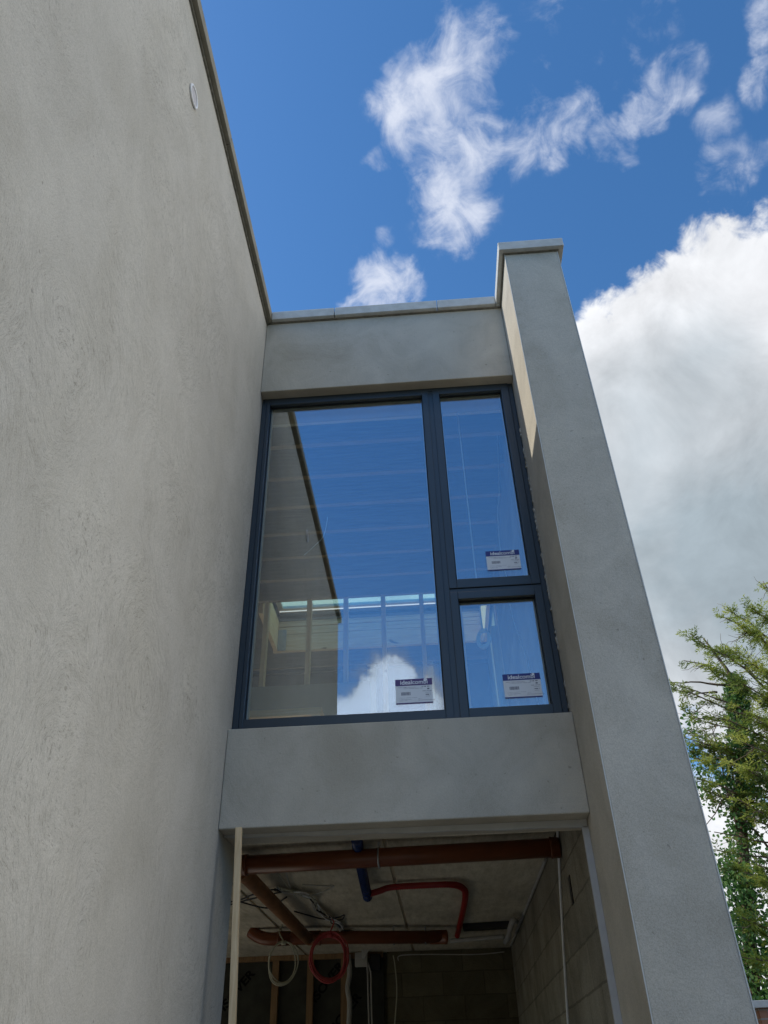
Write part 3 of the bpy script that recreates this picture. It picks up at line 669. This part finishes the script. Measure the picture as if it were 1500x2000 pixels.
# ribbed red conduit
def ribbed(name, pts, r, mat, label, pitch=.018, cat='conduit', n=12):
    sp_ = smooth_path(pts, 30); out = []; rs = []; acc = 0; last = sp_[0]
    dense = []
    for a, b in zip(sp_[:-1], sp_[1:]):
        k = max(1, int((b-a).length/(pitch/2)))
        for i in range(k): dense.append(a+(b-a)*i/k)
    rs = [r*(1.0 if i % 2 else .80) for i in range(len(dense))]
    o = MB().tube(dense, rs, n).build(name, mat, base=(pts[0][0], pts[0][1], pts[0][2]+EYE)); return tag(o, label, cat)
zr = 1.262
rp = [U(722, 1746, 2, 1.22), U(742, 1740, 2, 1.24), U(765, 1733, 2, zr), U(830, 1729, 2, zr), U(884, 1728, 2, zr), U(905, 1736, 2, zr), U(909, 1750, 2, zr), U(905, 1775, 2, zr), U(896, 1815, 2, zr), U(893, 1828, 2, zr)]
ribbed('ribbed_conduit', rp, .025, M['red_conduit'], 'bright red ribbed conduit curving across the concrete ceiling', .034)
ribbed('foil_duct', [U(697, 1640, 2, 1.272), U(700, 1660, 2, 1.262), U(706, 1695, 2, 1.25), U(713, 1730, 2, 1.235), U(718, 1752, 2, 1.215)], .037, M['blue_wrap'], 'short dark blue crinkled duct passing above the long pipe', .03, 'duct')
# cables on the ceiling
rnd = random.Random(11)
def ceil_px(pts, z=1.285): return [U(a, b, 2, z) for a, b in pts]
cb_root = empty('cable_bundle', tuple(U(600, 1770, 2, 1.28)+Vector((0, 0, EYE))), 'loose bundle of grey and white cables sagging along the ceiling', 'cables')
base_path = [(540, 1737), (560, 1741), (585, 1745), (602, 1750), (612, 1758), (618, 1770), (628, 1782), (640, 1791), (652, 1798), (664, 1808), (672, 1820), (690, 1822)]
for k in range(9):
    j = [(a+rnd.uniform(-6, 6), b+rnd.uniform(-5, 5)) for a, b in base_path]
    MB().tube(smooth_path([U(a, b, 2, 1.285-.04*rnd.random()) for a, b in j], 5), .006, 6).build('cable', (M['cable_grey'], M['white_plastic'], M['cable_dark'], M['pale_coil'])[k % 4], cb_root)
for pts, mt_ in (([(432, 1765), (470, 1757), (500, 1745), (545, 1737), (600, 1748)], 'cable_dark'), ([(432, 1772), (475, 1760), (515, 1750), (560, 1740)], 'cable_dark'),
                 ([(465, 1760), (505, 1771), (528, 1772), (560, 1752)], 'cable_dark'), ([(545, 1708), (560, 1728), (575, 1750), (580, 1754)], 'pale_coil'), ([(558, 1700), (566, 1730), (570, 1745)], 'cable_grey'),
                 ([(600, 1752), (620, 1745), (640, 1738), (652, 1731), (635, 1730), (590, 1728)], 'cable_grey'), ([(575, 1780), (600, 1787), (632, 1795), (660, 1792), (672, 1787), (668, 1796), (650, 1797)], 'cable_dark'),
                 ([(655, 1800), (660, 1818), (668, 1824), (680, 1822)], 'pale_coil')):
    MB().tube(smooth_path([U(a, b, 2, 1.275) for a, b in pts], 6), .006, 6).build('cable', M[mt_], cb_root)
c1 = U(552, 1879, 1, 7.6)
coil('cable_coil', c1, (-.25, 1, .15), .118, .155, 3, .0055, M['pale_coil'], 'pale cable coil hanging at the left under the back pipe', drop=[c1+Vector((-.05, .03, .24)), U(553, 1806, 2, 1.24)])
c2 = U(643, 1868, 1, 7.2)
coil('cable_coil', c2, (-.15, 1, .15), .142, .165, 7, .0065, M['red_coil'], 'thick red cable coil hanging under the back pipe', drop=[c2+Vector((.03, .03, .25)), U(648, 1795, 2, 1.27)])
# junction boxes at the back
jb = empty('junction_box', tuple(U(705, 1872, 1, 9.8)+Vector((0, 0, EYE))), 'small pale junction box high on the back wall among cables', 'junction box')
q = U(705, 1873, 1, 9.8); MB().box(q.x-.07, q.x+.07, 9.82, 9.88, q.z-.07, q.z+.07).build('box_body', M['cable_grey'], jb, bevel=.008)
for k in range(7):
    w = rnd.uniform(-12, 12); MB().tube(smooth_path([U(713+w, 1852+rnd.uniform(-3, 3), 1, 9.7), U(711+w*.4, 1862, 1, 9.72), U(709+w*.2, 1872, 1, 9.80)], 5), .007, 6).build('cable', M['cable_grey'], jb)
q = U(733, 1880, 1, 9.9); tag(MB().box(q.x-.06, q.x+.06, 9.86, 9.948, q.z-.08, q.z+.08).build('junction_box', M['black_bag'], base=(q.x, 9.9, q.z-.08+EYE), bevel=.01), 'small black junction box beside the pale one on the back wall', 'junction box')
for k, (a, lab) in enumerate(((717, 'left grey cable dropping down the back wall from the pale box'), (723, 'right grey cable dropping down the back wall from the pale box'))):
    cable('cable', [U(715, 1872, 1, 9.85), U(a+1, 1900, 1, 9.85), U(a+2, 1940, 1, 9.85), U(a+4, 2010, 1, 9.85)], .010, M['cable_grey'], lab)
cable('cable', [U(768, 1866, 1, 9.9), U(772, 1890, 1, 9.9), U(775, 1940, 1, 9.9), U(770, 2010, 1, 9.9)], .007, M['pale_coil'], 'thin pale cable dropping down the middle of the back wall')
cable('cable', [U(778, 1876, 1, 9.9), U(783, 1866, 1, 9.9), U(840, 1864, 1, 9.9), U(930, 1864, 1, 9.9), U(985, 1859, 1, 9.9)], .006, M['cable_grey'], 'pale cable strung level across the top of the back wall')
# plastic membrane rag hanging by the third stud
cable('plastic_rag', [U(680, 1865, 1, 9.85), U(683, 1900, 1, 9.85), U(679, 1930, 1, 9.85), U(683, 1960, 1, 9.85), U(681, 2010, 1, 9.85)], [.03]*33, M['cable_grey'], 'narrow strip of pale plastic hanging by the third stud', cat='plastic strip')
# right wall services
cable('surface_conduit', [(X0-.012, 5.85, 1.285), (X0-.012, 7.4, 1.283), (X0-.014, 8.9, 1.285), (X0-.02, 9.6, 1.275)], .013, M['cable_grey'], 'pale conduit running back along the top of the block wall', cat='conduit')
cable('surface_conduit', [U(1008, 1800, 2, 1.25), U(1003, 1797, 2, 1.24), U(1000, 1802, 2, 1.23), U(996, 1815, 2, 1.21), U(992, 1832, 2, 1.2), U(987, 1840, 2, 1.2)], .025, M['cable_grey'], 'stubby grey conduit bend at the back corner of the ceiling', cat='conduit')
cable('surface_conduit', [U(880, 1838, 2, 1.23), U(935, 1833, 2, 1.23), U(985, 1829, 2, 1.23)], .022, M['cable_grey'], 'level grey conduit continuing beyond the end of the back pipe', cat='conduit')
MBc = [U(905, 1812, 2, 1.27), U(1000, 1806, 2, 1.27)]
tag(MB().beam(MBc[0], MBc[1], .12, .05).build('steel_channel', M['black_bag'], base=(0, 8, 1.25+EYE)), 'black steel channel across the ceiling beside the red conduit', 'channel')
cable('cable', [(X0-.008, 5.12, 1.297), (X0-.008, 5.16, 1.235), (X0-.008, 5.49, .846), (X0-.008, 5.88, .336), (X0-.008, 6.2, -.1), (X0-.008, 6.6, -.9)], .008, M['white_plastic'], 'white cable slanting down the block wall on the right')
q = U(1113, 1733, 0, X0-.002)
part('slot_shade', MB().box(X0-.001, X0+.0035, q.y-.035, q.y+.035, q.z-.09, q.z+.06), M['black_bag'], label='flat dark patch for the shade in a chased slot of the block wall')  # thin dark sheet on the wall face, standing for shade inside a slot

# ---------------------------------------------------------------- boundary wall and trees on the right
mbk = Mat('red_brick').set(.9, .2)
sp = mbk.N.new('ShaderNodeSeparateXYZ'); mbk.L.new(mbk.tc.outputs['Object'], sp.inputs[0]); cbk = mbk.N.new('ShaderNodeCombineXYZ')
mbk.L.new(mbk.math('ADD', sp.outputs[0], sp.outputs[1]), cbk.inputs[0]); mbk.L.new(sp.outputs[2], cbk.inputs[1])
br = mbk.N.new('ShaderNodeTexBrick'); br.inputs['Scale'].default_value = 1; br.inputs['Brick Width'].default_value = .225; br.inputs['Row Height'].default_value = .075; br.inputs['Mortar Size'].default_value = .006
br.inputs['Color1'].default_value = (.30, .12, .07, 1); br.inputs['Color2'].default_value = (.42, .20, .12, 1); br.inputs['Mortar'].default_value = (.35, .32, .28, 1); mbk.L.new(cbk.outputs[0], br.inputs['Vector'])
mbk.col(mbk.mix(.6, br.outputs['Color'], mbk.ramp(mbk.noise(6, 5, .6).outputs[0], [(.3, (.5, .5, .5)), (.7, (1.2, 1.2, 1.2))]), 'MULTIPLY'))
bw = empty('garden_wall', (4.9, 9.05, 0), 'old red brick garden wall with a stone coping below the trees', 'wall')
MB().box(2.955, 8.0, 9.0, 9.28, -1.6, .585).build('brick_body', mbk.m, bw); MB().box(2.90, 8.0, 8.96, 9.32, .587, .648).build('coping', M['coping'], bw, bevel=.006)

def leafmat(name, c1, c2, c3, rough=.55, sc=1.3):
    m = Mat(name).set(rough, .3); n = m.noise(sc, 3, .6); n2 = m.noise(11, 2, .5)
    c = m.ramp(n.outputs[0], [(.32, c1), (.5, c2), (.68, c3)])
    c = m.mix(.5, c, m.ramp(n2.outputs[0], [(.3, (.55, .6, .5)), (.7, (1.35, 1.3, 1.1))]), 'MULTIPLY'); m.col(c)
    tr = m.N.new('ShaderNodeBsdfTranslucent'); m.L.new(c, tr.inputs[0]); mx = m.N.new('ShaderNodeMixShader'); mx.inputs[0].default_value = .45
    out = m.N['Material Output']; m.L.new(m.b.outputs[0], mx.inputs[1]); m.L.new(tr.outputs[0], mx.inputs[2]); m.L.new(mx.outputs[0], out.inputs[0])
    return m.m
M['cypress'] = leafmat('cypress_foliage', (.07, .11, .03), (.24, .30, .05), (.52, .54, .13), sc=2.4)
M['ivy'] = leafmat('ivy_foliage', (.05, .13, .04), (.11, .23, .06), (.20, .34, .11), .35)
M['bark'] = simple('bark', (.16, .11, .08), .9, .1, var=.4, sc=12, bump=.5)
M['twig'] = simple('dead_twigs', (.22, .16, .11), .9, .1, var=.3)

def spray(mb, p, d, length, rnd, dens=1.):
    """a feathery cypress spray: a curved twig with side twiglets of narrow scale-leaf faces"""
    d = d.normalized(); side = d.cross(Vector((rnd.uniform(-.4, .4), rnd.uniform(-.4, .4), 1))).normalized(); nrm = side.cross(d)
    n = int(8*dens*length/.4)+4; q = Vector(p)
    for i in range(n):
        t = i/n; step = length/n
        d = (d+Vector((0, 0, .03))+Vector((rnd.uniform(-1, 1), rnd.uniform(-1, 1), rnd.uniform(-1, 1)))*.24).normalized()
        q2 = q+d*step
        for sgn in (-1, 1):
            l = length*.5*(1-t*.75)*rnd.uniform(.5, 1.25)
            sd = (d*.75+side*sgn*rnd.uniform(.6, 1.1)+nrm*rnd.uniform(-.5, .5)).normalized()
            b0 = q+(q2-q)*rnd.random()
            k = max(2, int(l/.032))
            for j in range(k):
                a = b0+sd*(l*j/k)+Vector((0, 0, -.02*(j/k)**2)); w = .0062*(1.2-.6*j/k)
                dd = (sd+Vector((rnd.uniform(-1, 1), rnd.uniform(-1, 1), rnd.uniform(-1, 1)))*.28).normalized()
                ws = dd.cross(Vector((rnd.uniform(-1, 1), rnd.uniform(-1, 1), rnd.uniform(-1, 1)))).normalized()*w
                e = a+dd*.052*rnd.uniform(.7, 1.3)
                b = len(mb.v); mid = (a+e)/2
                for v in (a, mid+ws, e, mid-ws): mb.v.append((v.x, v.y, v.z+EYE))
                mb.f.append((b, b+1, b+2, b+3)); mb.sm.append(False)
        q = q2
def limb(mb, a, b, r0, r1, rnd, sag=.0, n=7, wig=.05):
    a, b = Vector(a), Vector(b); L_ = (b-a).length; pts = []
    for i in range(n+1):
        t = i/n; p = a.lerp(b, t); p.z += sag*math.sin(math.pi*t)*L_
        if 0 < i < n: p += Vector((rnd.uniform(-1, 1), rnd.uniform(-1, 1), rnd.uniform(-1, 1)))*wig*L_*.3
        pts.append(p)
    mb.tube(pts, [r0+(r1-r0)*i/n for i in range(n+1)], 6); return pts

def conifer():
    rnd = random.Random(5)
    tx, ty = 6.35, 12.3
    root = empty('conifer', (tx, ty, 0), 'tall ragged cypress with bare lower branches beyond the garden wall', 'tree')
    tr = MB(); trunk = [Vector((tx+.10*math.sin(z*.9), ty+.08*math.cos(z), z)) for z in [-1.6+i*.65 for i in range(13)]]
    tr.tube(trunk, [.20-.014*i for i in range(13)], 10); tr.build('trunk', M['bark'], root)
    br_ = MB(); fo = MB(); tw = MB()
    def leafy(pts, dens, ln, start=.35, every=1):
        n = len(pts)
        for i in range(1, n):
            t = i/(n-1)
            if t < start: continue
            d = (pts[i]-pts[i-1]).normalized()
            if rnd.random() < .28 and i < n-1: continue
            for k in range(max(3, int(dens*rnd.uniform(1.4, 3.4)))):
                a = pts[i-1].lerp(pts[i], rnd.random())
                sd = (d*rnd.uniform(.2, 1)+Vector((rnd.uniform(-1, 1), rnd.uniform(-1, 1), rnd.uniform(-.65, .5)))*.95)
                spray(fo, a, sd, ln*rnd.uniform(.35, 1.1)*(1.1-.4*t), rnd)
    # visible reaching limbs: tip seen at (px,py) at depth Y, root height on the trunk
    L_ = [((1348, 1238), 11.6, 4.3, .028, 5, .34, .62), ((1338, 1240), 11.9, 4.6, .02, 3, .30, .8), ((1335, 1290), 11.5, 4.2, .02, 5, .30, .45), ((1312, 1335), 11.4, 4.1, .024, 4, .30, .72), ((1305, 1345), 11.2, 4.0, .02, 4, .28, .7),
          ((1345, 1400), 11.3, 3.6, .018, 5, .3, .45), ((1340, 1425), 11.9, 3.5, .018, 5, .3, .4), ((1355, 1480), 11.2, 3.1, .018, 5, .3, .4), ((1365, 1455), 11.6, 3.4, .018, 6, .3, .35), ((1370, 1540), 11.5, 2.6, .018, 5, .3, .45), ((1400, 1480), 11.0, 3.0, .018, 6, .34, .3), ((1395, 1310), 11.5, 4.4, .018, 5, .3, .4), ((1385, 1400), 11.1, 3.6, .018, 5, .32, .4),
          ((1330, 1385), 11.6, 3.6, .02, 5, .34, .4), ((1335, 1440), 11.4, 3.2, .02, 4, .3, .45), ((1345, 1465), 11.7, 3.0, .022, 6, .34, .35), ((1360, 1520), 11.3, 2.7, .02, 5, .3, .45), ((1375, 1500), 12.0, 2.9, .022, 6, .34, .3),
          ((1385, 1560), 11.8, 2.4, .018, 4, .3, .55), ((1395, 1625), 11.5, 2.2, .02, 2, .22, .7), ((1400, 1660), 11.6, 1.8, .02, 4, .24, .5), ((1410, 1690), 11.9, 1.9, .02, 3, .24, .6), ((1420, 1710), 12., 1.6, .02, 5, .3, .4),
          ((1405, 1270), 11.9, 5.0, .022, 6, .36, .3), ((1412, 1205), 11.7, 5.2, .022, 4, .32, .4), ((1425, 1190), 12.1, 5.5, .02, 4, .32, .4), ((1440, 1215), 11.4, 5.2, .022, 8, .38, .2), ((1465, 1185), 11.8, 5.9, .02, 4, .34, .3), ((1490, 1135), 12.0, 6.1, .016, 2, .28, .6),
          ((1440, 1330), 11.1, 4.2, .024, 8, .40, .2), ((1460, 1290), 11.3, 4.6, .024, 9, .42, .15), ((1470, 1400), 11.0, 3.6, .024, 9, .42, .2), ((1430, 1440), 10.9, 3.3, .022, 8, .40, .3), ((1455, 1500), 10.9, 2.7, .022, 7, .38, .35), ((1440, 1560), 11.1, 2.2, .02, 6, .36, .35), ((1470, 1600), 11.4, 2.0, .02, 3, .3, .5), ((1430, 1690), 11.0, 1.4, .02, 7, .38, .3),
          ((1480, 1690), 11.1, 1.5, .02, 6, .38, .3), ((1445, 1790), 11.1, .9, .02, 7, .36, .3), ((1470, 1810), 11.3, .8, .02, 6, .34, .3), ((1450, 1870), 11.0, .5, .02, 8, .34, .25), ((1485, 1900), 11.2, .2, .02, 7, .34, .25), ((1420, 1370), 12.4, 3.6, .02, 5, .34, .3)]
    for (px, py), Y, zr_, r0, dens, ln, start in L_:
        tip = U(px, py, 1, Y); a = Vector((tx, ty, min(zr_, 8))); a.z = max(a.z-.15, -1.2)
        pts = limb(br_, a, tip, r0*1.25, .006, rnd, .035, 8, .09)
        leafy(pts, dens, ln, start)
        for _ in range(10):                   # dead twigs
            i = rnd.randrange(2, 8); s = pts[i]; e = s+Vector((rnd.uniform(-.5, .1), rnd.uniform(-.3, .3), rnd.uniform(-.3, .3)))*rnd.uniform(.6, 1.3)
            limb(tw, s, e, .006, .002, rnd, .0, 4, .2)
    # the rest of the crown round the trunk and off the frame
    for k in range(46):
        z = rnd.uniform(.6, 6.0); az = rnd.uniform(-1.5, 1.5); r = (9.6-z)*.26*rnd.uniform(.7, 1.1)
        e = Vector((tx+math.cos(az)*r, ty+math.sin(az)*r, z+.3*r)); leafy(limb(br_, (tx, ty, z-.1), e, .022, .006, rnd, .03, 6, .06), 6, .38, .25)
    br_.build('branches', M['bark'], root); tag(tw.build('dead_twigs', M['twig'], root), kind='stuff'); fo.build('crown', M['cypress'], root)
conifer()
def ivy_tree():
    rnd = random.Random(9)
    root = empty('ivy_clad_tree', (3.5, 12.0, 0), 'leaning dead stem smothered in dark green ivy in front of the cypress', 'tree')
    ax = [Vector((3.45, 12, -1.6)), Vector((3.7, 12, 0)), Vector((3.98, 12, 1.2)), Vector((4.38, 12, 3.0)), Vector((4.72, 11.98, 4.3)), Vector((4.9, 11.95, 5.2))]
    sm = smooth_path(ax, 6); st = MB(); st.tube(sm, [.13-.003*i for i in range(len(sm))], 8)
    up_tip = U(1374, 1247, 1, 11.9); limb(st, ax[-1]-Vector((0, 0, .1)), up_tip, .035, .012, rnd, 0, 6, .04)
    for a_, b_ in (((1418, 1338), (1300, 1333)), ((1400, 1352), (1355, 1357)), ((1440, 1620), (1390, 1420)), ((1490, 1480), (1380, 1610)), ((1500, 1655), (1420, 1560))):
        limb(st, U(*a_, 1, 11.9), U(*b_, 1, 11.7), .018, .006, rnd, .02, 7, .06)
    st.build('trunk', M['bark'], root)
    fo = MB()
    def leaf(p, s):
        n = Vector((rnd.uniform(-1, 1), rnd.uniform(-1.2, .3), rnd.uniform(-.2, 1))).normalized(); a = n.cross(Vector((rnd.uniform(-1, 1), rnd.uniform(-1, 1), rnd.uniform(-1, 1)))).normalized(); c = n.cross(a)
        b = len(fo.v)
        for u_, v_ in ((0, -.5), (.5, -.25), (.36, .12), (0, .6), (-.36, .12), (-.5, -.25)):
            q = p+a*u_*s+c*v_*s; fo.v.append((q.x, q.y, q.z+EYE))
        fo.f.append(tuple(range(b, b+6))); fo.sm.append(False)
    for i in range(9000):
        t = rnd.random(); k = t*(len(sm)-1); i0 = int(k); p = sm[i0].lerp(sm[min(i0+1, len(sm)-1)], k-i0)
        cl = noise.noise(p*1.4+Vector((3, 1, 0)))
        R_ = (.30+.26*cl)*(1.25-.55*t) if t < .97 else .12
        d = Vector((rnd.gauss(0, 1), rnd.gauss(0, 1), rnd.gauss(0, .6))).normalized()
        leaf(p+d*R_*rnd.uniform(.55, 1.05), rnd.uniform(.034, .062))
    for cx, cy, r, n in ((1385, 1540, .30, 260), (1365, 1480, .22, 120), (1440, 1740, .42, 520), (1460, 1850, .5, 800), (1480, 1940, .45, 700), (1420, 1700, .22, 200), (1350, 1410, .15, 50), (1470, 1560, .4, 420), (1455, 1470, .35, 350)):
        c = U(cx, cy, 1, 11.8)
        for _ in range(int(n*1.3)):
            d = Vector((rnd.gauss(0, .6), rnd.gauss(0, .6), rnd.gauss(0, .6))); leaf(c+d*r*1.1, rnd.uniform(.034, .065))
    fo.build('ivy_leaves', M['ivy'], root)
ivy_tree()

for o in bpy.data.objects:
    if '_b' in o: del o['_b']
